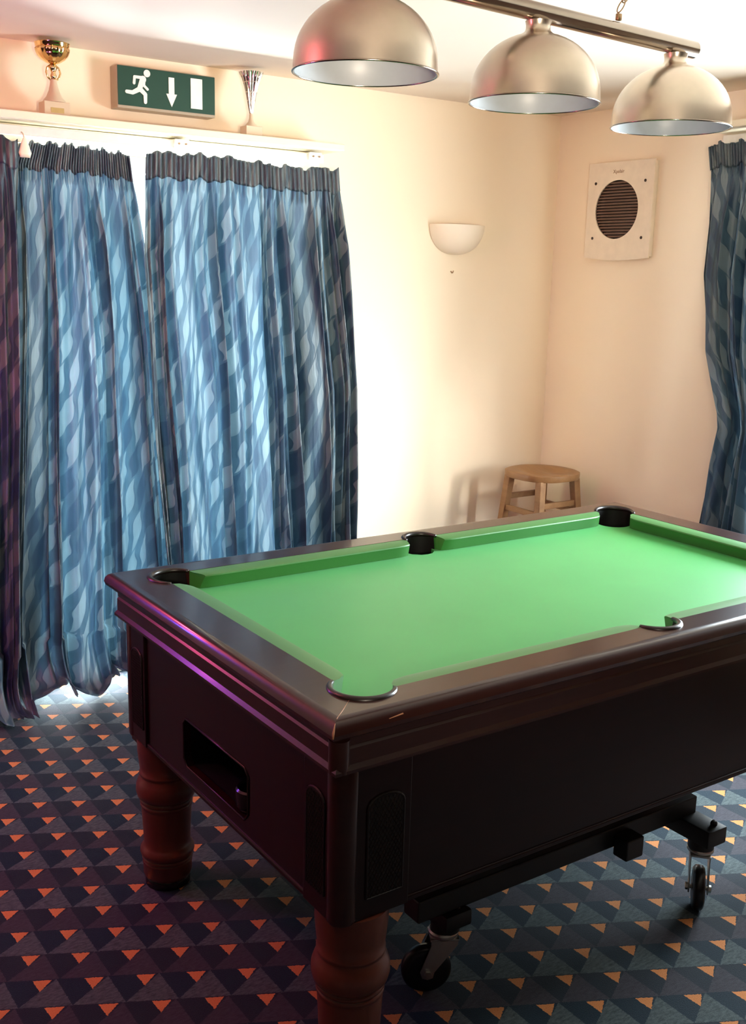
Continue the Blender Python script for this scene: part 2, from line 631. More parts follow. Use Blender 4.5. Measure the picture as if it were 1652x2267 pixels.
def curtain(label, edgeL, edgeR, top, base, axis, seed, puddle=None, folds=7, cloth_w=2.0, amp=0.034, flip=1, nu=420, nv=150, side=-1, group=None, trail=0.0):
    """edgeL/edgeR: tables (z, u) of the side edges; base: wall-parallel depth; top: table (k, z)"""
    rnd = random.Random(seed)
    t_ = thing('curtain', label, 'curtain', (0, 0, 0), group)
    ph = [rnd.uniform(0, 6.28) for _ in range(12)]
    warp = [(rnd.uniform(0.02, 0.05), rnd.uniform(1.5, 4), rnd.uniform(0, 6.28)) for _ in range(3)]
    HD = 0.085

    def fold(k, z):
        kk = k + sum(a * math.sin(6.28 * f * k + p) for a, f, p in warp)
        dr = 0.05 * math.sin(1.3 * z + ph[0]) + 0.03 * math.sin(2.9 * z + ph[1])
        a = math.sin(6.28 * (folds * kk + dr * 2) + ph[2])
        b1 = math.sin(6.28 * (folds * 2.3 * kk + dr) + ph[3] + 1.2 * math.sin(2 * z))
        c1 = math.sin(6.28 * (folds * 4.7 * kk) + ph[4] + 1.5 * math.sin(1.1 * z + ph[5]))
        a = math.copysign(abs(a) ** 0.75, a)
        return 0.56 * a + 0.29 * b1 + 0.15 * c1

    def P(k, zc, ztop):
        """k across, zc = drop length from the top along the cloth"""
        L = ztop + trail
        z = ztop - zc
        out = 0.0
        zz = z
        if puddle:
            R_, kneez = puddle(k)
            if z < kneez:
                d = kneez - z
                # smooth quarter curve, then along the floor
                q_ = kneez * 1.35
                if d < q_:
                    th = d / q_ * PI / 2
                    zz = kneez * (1 - math.sin(th)) + 0.012
                    out = R_ * (1 - math.cos(th)) * 0.75
                else:
                    zz = 0.012
                    out = R_ * 0.75 + (d - q_)
                zz += 0.032 * (1 + math.sin(17 * k + ph[6] + 9 * d)) * min(1, d * 3) + 0.012 * (1 + math.sin(43 * k + 22 * d + ph[7])) * min(1, d * 3)
        hd = min(1.0, max(0.0, (zc - HD) / 0.22))
        A = amp * (0.10 + 0.90 * hd) * (1.0 + 0.35 * max(0, 1 - z / 1.2))
        f = fold(k, zc)
        n1 = 0.006 * math.sin(7 * zc + 40 * k + ph[8]) * hd
        n2 = 0.010 * math.sin(3.3 * zc + 11 * k + ph[9]) * hd
        y = f * A + n1 + n2
        if zc < HD + 0.05:
            y += 0.0035 * math.sin(6.28 * 46 * k + 0.6 * math.sin(30 * k))
        u = interp(edgeL, max(z, 0)) * (1 - k) + interp(edgeR, max(z, 0)) * k
        u += 0.010 * hd * math.cos(6.28 * folds * k + ph[2]) + (0.012 * math.sin(23 * k + 7 * zc) if puddle and z < 0.2 else 0)
        y = base + side * (y + out)
        zz = max(zz, 0.006)
        return (u, y, zz) if axis == 'y' else (y, u, zz)

    top = [(a, b_ - 0.006) for a, b_ in top]

    def build(name, z_from, z_to, nvv, mat, off=0.0, ruffle=False):
        bm = B()
        uvl = bm.loops.layers.uv.new('UVMap')
        grid = []
        for j in range(nvv + 1):
            row = []
            for i in range(nu + 1):
                k = i / nu
                zt = interp(top, k)
                if ruffle:
                    zt += -0.012 + 0.0022 * math.sin(6.28 * 19 * k + 3 * math.sin(9 * k)) + 0.005 * math.sin(6.28 * 6.3 * k + ph[1]) + 0.004 * math.sin(6.28 * 13.7 * k + ph[2])
                zmax = (zt + trail - 0.015) if z_to is None else z_to
                zc = z_from + (zmax - z_from) * j / nvv
                p = Vector(P(k, zc, zt))
                if off:
                    if axis == 'y':
                        p.y += side * off
                    else:
                        p.x += side * off
                v = bm.verts.new(p)
                row.append((v, (k * cloth_w * flip, -zc)))
            grid.append(row)
        for j in range(nvv):
            for i in range(nu):
                q_ = [grid[j][i], grid[j][i + 1], grid[j + 1][i + 1], grid[j + 1][i]]
                f = bm.faces.new([a[0] for a in q_])
                for l, a in zip(f.loops, q_):
                    l[uvl].uv = a[1]
                f.smooth = True
        o = obj(name, bm, mat, t_, smooth=True)
        sm = o.modifiers.new('cloth', 'SOLIDIFY')
        sm.thickness = 0.0012
        return o
    build('cloth', 0.028, None, nv, 'curtain')
    build('heading', -0.004, HD, 8, 'curtain_head', 0.003, True)
    return t_


def pud(R0, k0):
    return lambda k: (R0(k), k0)


# dark folds at the far left of the photo
curtain('blue leaf-patterned curtain at the left edge of the photo, mostly in shade',
        [(0, 0.22), (2, 0.22)], [(0, 1.02), (1.0, 1.07), (1.9, 1.10)],
        [(0, 1.99), (1, 1.99)], 3.70, 'y', 3, folds=6, cloth_w=1.7, amp=0.04,
        puddle=pud(lambda k: 0.05 + 0.12 * k, 0.10), trail=0.10)
curtain('blue leaf-patterned curtain with its hem bunched on the carpet, left of the middle gap',
        [(0, 0.99), (0.6, 1.03), (1.4, 1.085), (1.9, 1.10), (2, 1.135)], [(0, 1.65), (0.7, 1.625), (1.3, 1.59), (1.62, 1.555), (2, 1.505)],
        [(0, 1.985), (0.3, 1.992), (0.6, 1.990), (1, 1.975)], 3.765, 'y', 11, folds=5, cloth_w=1.25, amp=0.044,
        puddle=pud(lambda k: 0.02 + 0.19 * (1 - k) ** 0.8, 0.22), trail=0.14)
curtain('widest blue leaf-patterned curtain, hanging behind the pool table left of the bare wall',
        [(0, 1.605), (0.7, 1.580), (1.3, 1.546), (1.62, 1.528), (1.75, 1.535), (2, 1.545)], [(0, 2.50), (0.47, 2.465), (1.1, 2.45), (1.7, 2.375), (2, 2.345)],
        [(0, 1.985), (0.35, 1.992), (0.55, 1.982), (0.75, 1.975), (1, 1.985)], 3.70, 'y', 21, folds=8, cloth_w=2.1, amp=0.043)
curtain('blue curtain at the right edge of the photo, pinched in at table height',
        [(0, 2.84), (0.56, 2.785), (0.85, 2.745), (1.0, 2.715), (1.06, 2.725), (1.3, 2.83), (1.6, 2.885), (2.0, 2.885), (2.12, 2.91)],
        [(0, 2.20), (0.9, 2.38), (1.05, 2.40), (1.3, 2.36), (2.12, 2.30)],
        [(0, 2.11), (0.1, 2.115), (1, 2.12)], 3.575, 'x', 33, folds=5, cloth_w=1.1, amp=0.040, flip=-1)

# small cream tape end hanging between the curtain headings
bm = B()
lathe(bm, [(0.0005, 0.0), (0.016, -0.004), (0.021, 0.010), (0.012, 0.040), (0.006, 0.055), (0.0005, 0.060)], 16)
for v in bm.verts:
    v.co.y *= 0.35
o = obj('cord_pull', bm, 'cream', None, smooth=True)
tube_b = B()
cp = tag(o, 'small cream teardrop cord pull hanging between two curtain tops at far left', 'cord pull')
cp.location = (1.108, 3.655, 1.918)
obj('cord', tube(tube_b, [(0, 0, 0.055), (0, 0.012, 0.070), (0, 0.030, 0.078)], 0.0025, 8), 'cream', cp)


# ------------------------------------------------------------------ pool table
TX0, TX1, TY0, TY1 = 0.900, 2.725, 1.405, 2.480
IX0, IX1, IY0, IY1 = 1.006, 2.620, 1.491, 2.385
TZ = 0.830
BED = 0.789
XM = (TX0 + TX1) / 2
tbl = thing('pool_table', 'dark mahogany coin pool table with green cloth and turned legs on patterned carpet', 'pool table',
            (0, 0, 0))
PC = 0.030
PR = 0.060
MR = 0.052


def bitten(x0, x1, y0, y1, pc, pr, mr, my):
    """rectangle loop bulging out round the six pockets"""
    L = []

    def corner(cx, cy, a0, a1):
        return arc(cx, cy, pr, a0, a1, 22)
    g = math.asin(pc / pr)
    # start at corner (x0,y0), moving counter-clockwise
    L += corner(x0 + pc, y0 + pc, PI / 2 + g, 2 * PI - g)
    em = math.asin(my / mr)
    L += arc(XM, y0 + my, mr, PI + em, 2 * PI - em, 16)
    L += corner(x1 - pc, y0 + pc, PI + g, 2.5 * PI - g)
    L += corner(x1 - pc, y1 - pc, -PI / 2 + g, PI - g)
    L += arc(XM, y1 - my, mr, em, PI - em, 16)
    L += corner(x0 + pc, y1 - pc, g, 1.5 * PI - g)
    return L


# rail top
inner = bitten(IX0, IX1, IY0, IY1, PC, PR, MR, 0.012)
ro = 0.026
outer = [(TX0 + ro, TY0 + ro), (TX1 - ro, TY0 + ro), (TX1 - ro, TY1 - ro), (TX0 + ro, TY1 - ro)]
bm = B()
extrude_poly(bm, [outer, inner], TZ, TZ - 0.06)
# bullnose and apron profile swept round the four sides
prof = [(ro, 0.0), (0.016, -0.0015), (0.008, -0.006), (0.002, -0.014), (0.0, -0.023), (0.003, -0.032), (0.010, -0.038),
        (0.022, -0.041), (0.030, -0.044), (0.029, -0.060), (0.024, -0.066), (0.024, -0.096), (0.021, -0.100), (0.018, -0.104),
        (0.018, -0.110), (0.034, -0.113), (0.06, -0.113)]
rings = []
for off, dz in prof:
    rings.append([bm.verts.new((x, y, TZ + dz)) for x, y in
                  ((TX0 + off, TY0 + off), (TX1 - off, TY0 + off), (TX1 - off, TY1 - off), (TX0 + off, TY1 - off))])
for A, D in zip(rings, rings[1:]):
    for i in range(4):
        bm.faces.new((A[i], A[(i + 1) % 4], D[(i + 1) % 4], D[i]))
rail = obj('rail', bm, 'mahogany_rail', tbl, smooth=True, angle=28)

# bed cloth
bedl = bitten(IX0 + 0.001, IX1 - 0.001, IY0 + 0.001, IY1 - 0.001, PC, PR - 0.004, MR - 0.004, 0.012)


def bed_loop():
    L = []
    x0, x1, y0, y1 = IX0, IX1, IY0, IY1
    r = PR - 0.006
    # concave bites: circles centred on the pockets are removed from the bed
    def c(cx, cy, a0, a1):
        return arc(cx, cy, r, a0, a1, 18)
    cc = PC
    g = math.asin(cc / r)
    L += c(x0 + cc, y0 + cc, PI / 2 + g, -g)
    L += [(XM - MR + 0.006, y0), (XM - MR + 0.012, y0 + 0.022), (XM - 0.02, y0 + 0.040), (XM, y0 + 0.044), (XM + 0.02, y0 + 0.040), (XM + MR - 0.012, y0 + 0.022), (XM + MR - 0.006, y0)]
    L += c(x1 - cc, y0 + cc, PI + g, PI / 2 - g)
    L += c(x1 - cc, y1 - cc, 1.5 * PI + g, PI - g)
    L += [(XM + MR - 0.006, y1), (XM + MR - 0.012, y1 - 0.022), (XM + 0.02, y1 - 0.040), (XM, y1 - 0.044), (XM - 0.02, y1 - 0.040), (XM - MR + 0.012, y1 - 0.022), (XM - MR + 0.006, y1)]
    L += c(x0 + cc, y1 - cc, 2 * PI + g, 1.5 * PI - g)
    return L


bm = B()
extrude_poly(bm, [bed_loop()], BED, BED - 0.02)
obj('playing_bed', bm, 'felt', tbl)

# six cushions
CW = 0.046
HC = 0.082   # corner pocket to cushion start, from inner corner
HM = 0.053


def cushion(p0, p1, inward, e0, e1):
    """p0->p1 along the wood edge; inward = unit vector; e0/e1 nose trims"""
    p0, p1, n_ = Vector((*p0, 0)), Vector((*p1, 0)), Vector((*inward, 0))
    d = (p1 - p0).normalized()
    bm = B()
    sec = [(-0.002, TZ - 0.0006), (CW * 0.35, TZ - 0.001), (CW * 0.8, TZ - 0.003), (CW * 0.97, TZ - 0.005), (CW, TZ - 0.008),
           (CW * 0.95, TZ - 0.013), (CW * 0.82, TZ - 0.030), (CW * 0.76, BED + 0.0005), (-0.002, BED + 0.0005)]
    N = 8
    cols = []
    for end, tr_ in ((0, e0), (1, e1)):
        for i in range(N):
            k = i / (N - 1)
            cols.append((end, k, tr_))
    stations = [(0, i / (N - 1)) for i in range(N)] + [(1, 1 - i / (N - 1)) for i in range(N)]
    rows = []
    for end, k in stations:
        tr_ = e0 if end == 0 else e1
        ring = []
        for (o_, z) in sec:
            frac = max(0, o_) / CW
            sh = tr_ * (frac ** 1.6)
            # rounded jaw: stations ease out of the mouth
            a = sh + 0.055 * k
            depth = o_
            if o_ > 0.5 * CW and k < 0.999:
                depth = o_ - (1 - k) ** 3 * 0.006
            base_p = (p0 + d * a) if end == 0 else (p1 - d * a)
            v = bm.verts.new((base_p.x + n_.x * depth, base_p.y + n_.y * depth, z))
            ring.append(v)
        rows.append(ring)
    for A, D in zip(rows, rows[1:]):
        for i in range(len(sec) - 1):
            bm.faces.new((A[i], A[i + 1], D[i + 1], D[i]))
    bm.faces.new(rows[0][::-1])
    bm.faces.new(rows[-1])
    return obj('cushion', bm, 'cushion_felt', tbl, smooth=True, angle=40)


cushion((IX0 + HC, IY0), (XM - HM, IY0), (0, 1), 0.026, 0.010)
cushion((XM + HM, IY0), (IX1 - HC, IY0), (0, 1), 0.010, 0.026)
cushion((IX0 + HC, IY1), (XM - HM, IY1), (0, -1), 0.026, 0.010)
cushion((XM + HM, IY1), (IX1 - HC, IY1), (0, -1), 0.010, 0.026)
cushion((IX0, IY0 + HC), (IX0, IY1 - HC), (1, 0), 0.026, 0.026)
cushion((IX1, IY0 + HC), (IX1, IY1 - HC), (-1, 0), 0.026, 0.026)

# pockets: black liner with a dark rolled rim
for cx, cy, r, a0, a1 in (
        (IX0 + PC, IY0 + PC, PR, PI * 0.68, PI * 1.82), (IX0 + PC, IY1 - PC, PR, PI * 0.18, PI * 1.32),
        (IX1 - PC, IY1 - PC, PR, -PI * 0.32, PI * 0.82), (IX1 - PC, IY0 + PC, PR, PI * 1.18, PI * 2.32),
        (XM, IY0 + 0.012, MR, PI * 1.02, PI * 1.98), (XM, IY1 - 0.012, MR, PI * 0.02, PI * 0.98)):
    bm = B()
    lathe(bm, [(r - 0.001, TZ - 0.003), (r - 0.001, TZ - 0.105), (r - 0.02, TZ - 0.108), (0.0005, TZ - 0.108)], 36, center=(cx, cy, 0))
    # cut away the part that would stand above the bed
    for v in bm.verts:
        if v.co.z > BED:
            an = math.atan2(v.co.y - cy, v.co.x - cx)
            dd = (an - a0) % (2 * PI)
            if dd > (a1 - a0):
                v.co.z = BED - 0.021
    pk = obj('pocket', bm, 'liner', tbl, smooth=True, angle=60)
    bm = B()
    pts = [(cx + (r + 0.001) * math.cos(a0 + (a1 - a0) * i / 28), cy + (r + 0.001) * math.sin(a0 + (a1 - a0) * i / 28), TZ - 0.001) for i in range(29)]
    rr = [0.0028 + 0.0052 * math.sin(PI * min(1, max(0, (i + 1) / 30))) ** 0.5 for i in range(29)]
    tube(bm, pts, rr, 8)
    obj('pocket_rim', bm, 'leather', pk, smooth=True)

# cabinet with the ball return opening in the short side
KX0, KX1, KY0, KY1 = 0.945, 2.680, 1.447, 2.438
KZ0, KZ1 = 0.412, 0.720
bm = B()
slot = [(1.812, 0.452), (2.095, 0.452), (2.112, 0.47), (2.112, 0.556), (2.100, 0.570), (1.812, 0.570), (1.795, 0.556), (1.795, 0.470)]
lp = [[(KY0, KZ0), (KY1, KZ0), (KY1, KZ1), (KY0, KZ1)], slot]
edges = []
extrude_poly(bm, lp, 0.0, 0.018)
for v in bm.verts:
    v.co = Vector((KX0 + v.co.z, v.co.x, v.co.y))
box(bm, KX0 + 0.018, KX1, KY0, KY0 + 0.018, KZ0, KZ1)
box(bm, KX0 + 0.018, KX1, KY1 - 0.018, KY1, KZ0, KZ1)
box(bm, KX1 - 0.018, KX1, KY0 + 0.018, KY1 - 0.018, KZ0, KZ1)
box(bm, KX0 + 0.018, KX1 - 0.018, KY0 + 0.018, KY1 - 0.018, KZ0, KZ0 + 0.015)
# thin bottom bead
for a in ((KX0 - 0.004, KX0 + 0.01, KY0, KY1), (KX0, KX1, KY0 - 0.004, KY0 + 0.01)):
    box(bm, a[0], a[1], a[2], a[3], KZ0 - 0.004, KZ0 + 0.008, 0.003)
obj('cabinet', bm, 'mahogany', tbl)
# ball return tray
bm = B()
box(bm, KX0 + 0.02, 1.16, 1.78, 2.13, 0.440, 0.452)
box(bm, 1.16, 1.17, 1.78, 2.13, 0.44, 0.60)
box(bm, KX0 + 0.02, 1.17, 1.775, 1.785, 0.44, 0.60)
box(bm, KX0 + 0.02, 1.17, 2.122, 2.132, 0.44, 0.60)
box(bm, KX0 + 0.02, 1.17, 1.775, 2.132, 0.596, 0.604)
tray = obj('ball_return', bm, 'black', tbl)
bm = B()
lathe(bm, [(0.020, 0.0), (0.034, 0.002), (0.038, 0.010), (0.038, 0.045), (0.034, 0.049), (0.030, 0.045), (0.030, 0.012), (0.0005, 0.008)], 28, center=(0.985, 1.850, 0.4525))
obj('ball_cup', bm, 'black', tray, smooth=True, angle=40)
# rounded slot frame
bm = B()
tube(bm, [(KX0 - 0.0005, y, z) for y, z in slot], 0.0028, 8, closed=True)
obj('slot_trim', bm, 'mahogany', tbl, smooth=True)


# corner blocks with latticed inset panels
def lattice_panel(parent, kind, u0, u1, z0, z1, face):
    """kind 'x': panel lies in a plane of constant x; arched top"""
    bm = B()

    def P(u, z, d):
        return (face - d, u, z) if kind == 'x' else (u, face - d, z)
    w_ = u1 - u0
    loop = [(u0, z0), (u1, z0)] + [(u0 + w_ / 2 + w_ / 2 * math.cos(a), z1 - 0.022 + 0.022 * math.sin(a)) for a in [PI * i / 10 for i in range(11)]]
    extrude_poly(bm, [loop], 0.0, 0.002)
    for v in bm.verts:
        v.co = Vector(P(v.co.x, v.co.y, v.co.z))
    # raised frame round it
    tube(bm, [P(u, z, 0.001) for u, z in loop], 0.0028, 6, closed=True)
    # woven strands
    step = 0.0085
    H_ = z1 - z0
    for sgn in (1, -1):
        kmin, kmax = -int((H_ + w_) / step) - 1, int((H_ + w_) / step) + 1
        for k in range(kmin, kmax):
            c0 = k * step
            pts = []
            # line u = c0 + sgn*0.6*z
            za, zb = 0.0, H_ - 0.006
            ua, ub = c0 + sgn * 0.6 * za, c0 + sgn * 0.6 * zb
            # clip to 0..w
            def clip(za, ua, zb, ub):
                if ua == ub:
                    return None
                t0, t1 = 0.0, 1.0
                for lim, s_ in ((0.003, 1), (w_ - 0.003, -1)):
                    fa, fb = s_ * (ua - lim), s_ * (ub - lim)
                    if fa < 0 and fb < 0:
                        return None
                    if fa < 0:
                        t0 = max(t0, fa / (fa - fb))
                    if fb < 0:
                        t1 = min(t1, fa / (fa - fb))
                if t0 >= t1:
                    return None
                return (ua + (ub - ua) * t0, za + (zb - za) * t0, ua + (ub - ua) * t1, za + (zb - za) * t1)
            r_ = clip(za, ua, zb, ub)
            if r_:
                a, b0, c1, d1 = r_
                tube(bm, [P(u0 + a, z0 + b0, 0.0022), P(u0 + c1, z0 + d1, 0.0022)], 0.0012 if sgn > 0 else 0.0009, 4, cap=False)
    return obj('lattice_inset', bm, 'lattice', parent)


M['lattice'] = plain('bronzed_lattice', (0.010, 0.006, 0.004), 0.40, 0.0, spec=0.4)
bm = box(B(), KX0 - 0.007, KX0 + 0.01, 1.475, 1.562, KZ0 - 0.004, KZ1 - 0.004, 0.002)
cb = obj('corner_block', bm, 'mahogany', tbl)
lattice_panel(cb, 'x', 1.487, 1.549, 0.452, 0.655, KX0 - 0.007)
bm = box(B(), KX0 - 0.007, KX0 + 0.01, 2.325, 2.415, KZ0 - 0.004, KZ1 - 0.004, 0.002)
box(bm, KX0 - 0.002, KX0 + 0.08, 2.340, 2.430, 0.392, KZ0)
cb = obj('corner_block', bm, 'mahogany', tbl)
lattice_panel(cb, 'x', 2.338, 2.402, 0.452, 0.655, KX0 - 0.007)
bm = box(B(), 0.975, 1.098, KY0 - 0.007, KY0 + 0.01, KZ0 - 0.004, KZ1 - 0.004, 0.002)
cb = obj('corner_block', bm, 'mahogany', tbl)
lattice_panel(cb, 'y', 1.000, 1.080, 0.450, 0.652, KY0 - 0.007)
bm = box(B(), KX1 - 0.155, KX1 - 0.032, KY0 - 0.007, KY0 + 0.01, KZ0 - 0.004, KZ1 - 0.004, 0.002)
cb = obj('corner_block', bm, 'mahogany', tbl)
lattice_panel(cb, 'y', KX1 - 0.137, KX1 - 0.057, 0.450, 0.652, KY0 - 0.007)
# rounded corner posts
for cx, cy in ((KX0 + 0.018, KY0 + 0.018), (KX1 - 0.018, KY0 + 0.018), (KX0 + 0.018, KY1 - 0.018)):
    bm = B()

    def rr_(an, i):
        return 1.0 + (-0.13 if int((an + 0.2) / 0.31) % 2 else 0.0)
    lathe(bm, [(0.0005, KZ0 - 0.006), (0.026, KZ0 - 0.006), (0.029, KZ0), (0.029, KZ1 - 0.012), (0.026, KZ1 - 0.004), (0.0005, KZ1 - 0.004)], 40, center=(cx, cy, 0))
    obj('corner_post', bm, 'mahogany_rail', tbl, smooth=True, angle=30)
# apron corner caps
bm = B()
lathe(bm, [(0.0005, KZ1), (0.019, KZ1), (0.019, 0.782), (0.0005, 0.784)], 28, center=(TX0 + 0.0365, TY0 + 0.0365, 0))
obj('corner_cap', bm, 'mahogany_rail', tbl, smooth=True, angle=40)
# pale worn joint at the near corner
bm = B()
pts = [(0.991, 1.490, TZ + 0.0003), (0.950, 1.451, TZ + 0.0003), (0.922, 1.427, TZ - 0.0008), (0.909, 1.414, TZ - 0.006), (0.9015, 1.4065, TZ - 0.016), (0.9, 1.405, TZ - 0.026)]
tube(bm, pts, [0.0003, 0.0007, 0.0009, 0.0010, 0.0022, 0.0016], 6)
obj('worn_joint', bm, 'worn', tbl, smooth=True)['label'] = 'pale worn joint at the near corner'
bm = B()
tube(bm, [(1.015, 1.4035, TZ - 0.014), (1.045, 1.4038, TZ - 0.011)], [0.0006, 0.0014], 6)
obj('scuff', bm, 'worn', tbl)

# turned legs
LEG = [(0.0005, 0.0), (0.052, 0.0), (0.056, 0.004), (0.056, 0.022), (0.060, 0.026), (0.0625, 0.034), (0.0625, 0.060), (0.0645, 0.064), (0.0645, 0.069),
       (0.0625, 0.0715), (0.0655, 0.074), (0.0655, 0.079), (0.0635, 0.081), (0.0675, 0.086), (0.0700, 0.094), (0.0690, 0.102), (0.0630, 0.110),
       (0.0600, 0.116), (0.0605, 0.140), (0.0625, 0.180), (0.0645, 0.215), (0.0645, 0.222), (0.0670, 0.225), (0.0670, 0.230), (0.0645, 0.2325), (0.0680, 0.236),
       (0.0680, 0.242), (0.0660, 0.2445), (0.0735, 0.252), (0.0770, 0.266), (0.0765, 0.280), (0.0720, 0.294), (0.0660, 0.305), (0.0655, 0.309), (0.0675, 0.312),
       (0.0675, 0.317), (0.0650, 0.320), (0.0680, 0.345), (0.0710, 0.375), (0.0715, 0.4075), (0.0005, 0.4075)]
leg0 = None
for lx, ly in ((1.012, 1.503), (1.008, 2.368), (2.613, 1.503), (2.613, 2.368)):
    if leg0 is None:
        leg0 = obj('leg', lathe(B(), LEG, 56), 'leg_wood', tbl, smooth=True, angle=50)
        leg0.location = (lx, ly, 0)
        ft = obj('foot_glide', lathe(B(), [(0.0005, 0.001), (0.0575, 0.001), (0.058, 0.005), (0.058, 0.020), (0.0565, 0.022)], 40), 'black', leg0, smooth=True, angle=50)
    else:
        c_ = leg0.copy()
        COL.objects.link(c_)
        c_.parent = tbl
        c_.location = (lx, ly, 0)
        f2 = ft.copy()
        COL.objects.link(f2)
        f2.parent = c_

# ------------------------------------------------------------------ table trolley with castors
tro = thing('table_trolley', 'black steel lifting trolley on castors under the pool table', 'trolley', (0, 0, 0))
bm = B()
box(bm, 1.25, 2.155, 1.600, 1.655, 0.2145, 0.268, 0.004)
obj('long_beam', bm, 'blackmetal', tro)
bm = B()
box(bm, 1.25, 2.155, 2.195, 2.250, 0.214, 0.268, 0.004)
obj('long_beam', bm, 'blackmetal', tro)


def castor(loc, rz):
    c_ = bpy.data.objects.new('castor', None)
    COL.objects.link(c_)
    c_.empty_display_size = 0.03
    c_.parent = tro
    c_.location = loc
    c_.rotation_euler = (0, 0, rz)
    # wheel trails along +x
    wr, ww_ = 0.056, 0.030
    tx = 0.036
    bm = B()
    prof = [(0.010, -ww_ / 2), (0.040, -ww_ / 2), (0.050, -ww_ / 2 + 0.001), (wr, -ww_ / 2 + 0.006), (wr + 0.001, 0), (wr, ww_ / 2 - 0.006), (0.050, ww_ / 2 - 0.001), (0.040, ww_ / 2), (0.010, ww_ / 2)]
    lathe(bm, prof, 44)
    for v in bm.verts:
        x, y, z = v.co
        v.co = Vector((x + tx, z, y + wr + 0.001))
    obj('wheel', bm, 'rubber', c_, smooth=True, angle=50)
    bm = B()
    for s in (-1, 1):
        yy = s * 0.0235
        lp = [(-0.030, 0.140), (0.030, 0.140), (0.030, 0.125), (tx + 0.017, 0.060), (tx + 0.012, 0.046), (tx, 0.042), (tx - 0.012, 0.046), (tx - 0.015, 0.060), (-0.030, 0.128)]
        sub = B()
        extrude_poly(sub, [lp], yy - 0.0015, yy + 0.0015)
        for v in sub.verts:
            v.co = Vector((v.co.x, v.co.z, v.co.y))
        me = bpy.data.meshes.new('tmp')
        sub.to_mesh(me)
        sub.free()
        bm.from_mesh(me)
        bpy.data.meshes.remove(me)
    box(bm, -0.032, 0.032, -0.026, 0.026, 0.137, 0.142, 0.001)
    lathe(bm, [(0.0005, 0.142), (0.031, 0.142), (0.034, 0.146), (0.034, 0.151), (0.031, 0.155), (0.0005, 0.155)], 32)
    obj('fork', bm, 'zinc', c_, smooth=True, angle=30)
    bm = B()
    tube(bm, [(tx, -0.030, wr + 0.001), (tx, 0.030, wr + 0.001)], 0.0055, 10)
    for s in (-1, 1):
        tube(bm, [(tx, s * 0.0255, wr + 0.001), (tx, s * 0.032, wr + 0.001)], 0.0095, 6)
    obj('axle_bolt', bm, 'zinc', c_)
    return c_


# arms out to the castors
for ax0, y0, y1, zt, mt in ((1.352, 1.585, 1.655, 0.214, 'zinc'), (2.128, 1.508, 1.655, 0.222, 'blackmetal')):
    bm = B()
    box(bm, ax0 - 0.036, ax0 + 0.036, y0, y1, 0.176, zt, 0.004)
    lathe(bm, [(0.0005, 0.154), (0.033, 0.154), (0.033, 0.177), (0.0005, 0.177)], 28, center=(ax0, y0 + 0.048, 0))
    am = obj('castor_arm', bm, 'blackmetal', tro, smooth=True, angle=30)
    bm = B()
    lathe(bm, [(0.0005, zt + 0.012), (0.006, zt + 0.011), (0.009, zt + 0.006), (0.009, zt + 0.0005), (0.0005, zt + 0.0005)], 8, center=(ax0 + 0.012, y0 + 0.024, 0))
    obj('bolt', bm, mt, am)
bm = box(B(), 1.845, 1.905, 1.555, 1.600, 0.196, 0.250, 0.004)
obj('cross_stub', bm, 'blackmetal', tro)
for xx in (1.40, 2.05):
    bm = B()
    box(bm, xx - 0.025, xx + 0.025, 1.655, 2.195, 0.218, 0.264, 0.003)
    box(bm, xx - 0.025, xx + 0.025, 1.70, 1.76, 0.262, 0.405, 0.003)
    obj('cross_frame', bm, 'blackmetal', tro)
castor((1.347, 1.633, 0.0), math.radians(152))
castor((2.128, 1.556, 0.0), math.radians(222))


# ------------------------------------------------------------------ stool
st_ = thing('bar_stool', 'small wooden stool with a dished seat standing in the room corner', 'stool', (3.415, 3.565, 0))
ZS = 0.705
bm = B()
NR, NA = 12, 56
rows = []


def seat_r(an):
    # rounded square-ish saddle outline, slight notch at the front
    c_, s_ = math.cos(an), math.sin(an)
    r = 0.158 / (abs(c_) ** 2.5 + abs(s_) ** 2.5) ** (1 / 2.5)
    r *= 0.99 + 0.02 * math.cos(2 * (an + PI / 4))
    return r


def seat_z(x, y):
    d = math.hypot(x, y)
    z = ZS
    # two thigh hollows either side of a low front ridge (front faces -y)
    for s in (-1, 1):
        z -= 0.017 * math.exp(-(((x - s * 0.060) / 0.055) ** 2 + ((y + 0.045) / 0.10) ** 2))
    z -= 0.012 * math.exp(-((x / 0.11) ** 2 + ((y - 0.02) / 0.09) ** 2))
    z -= 0.006 * max(0, (d - 0.13) / 0.03)
    return z


cen = bm.verts.new((0, 0, seat_z(0, 0)))
for i in range(1, NR + 1):
    row = []
    for k in range(NA):
        an = 2 * PI * k / NA
        r = seat_r(an) * (i / NR)
        x, y = r * math.cos(an), r * math.sin(an)
        row.append(bm.verts.new((x, y, seat_z(x, y))))
    rows.append(row)
for k in range(NA):
    bm.faces.new((cen, rows[0][k], rows[0][(k + 1) % NA]))
for A, D in zip(rows, rows[1:]):
    for k in range(NA):
        bm.faces.new((A[k], D[k], D[(k + 1) % NA], A[(k + 1) % NA]))
prev = rows[-1]
for f_, dz in ((1.012, -0.006), (1.012, -0.026), (0.985, -0.034), (0.80, -0.036)):
    row = []
    for k in range(NA):
        an = 2 * PI * k / NA
        r = seat_r(an) * f_
        row.append(bm.verts.new((r * math.cos(an), r * math.sin(an), ZS - 0.004 + dz)))
    for k in range(NA):
        bm.faces.new((prev[k], row[k], row[(k + 1) % NA], prev[(k + 1) % NA]))
    prev = row
bm.faces.new(prev[::-1])
obj('seat', bm, 'oak', st_, smooth=True, angle=45)
tops = {}
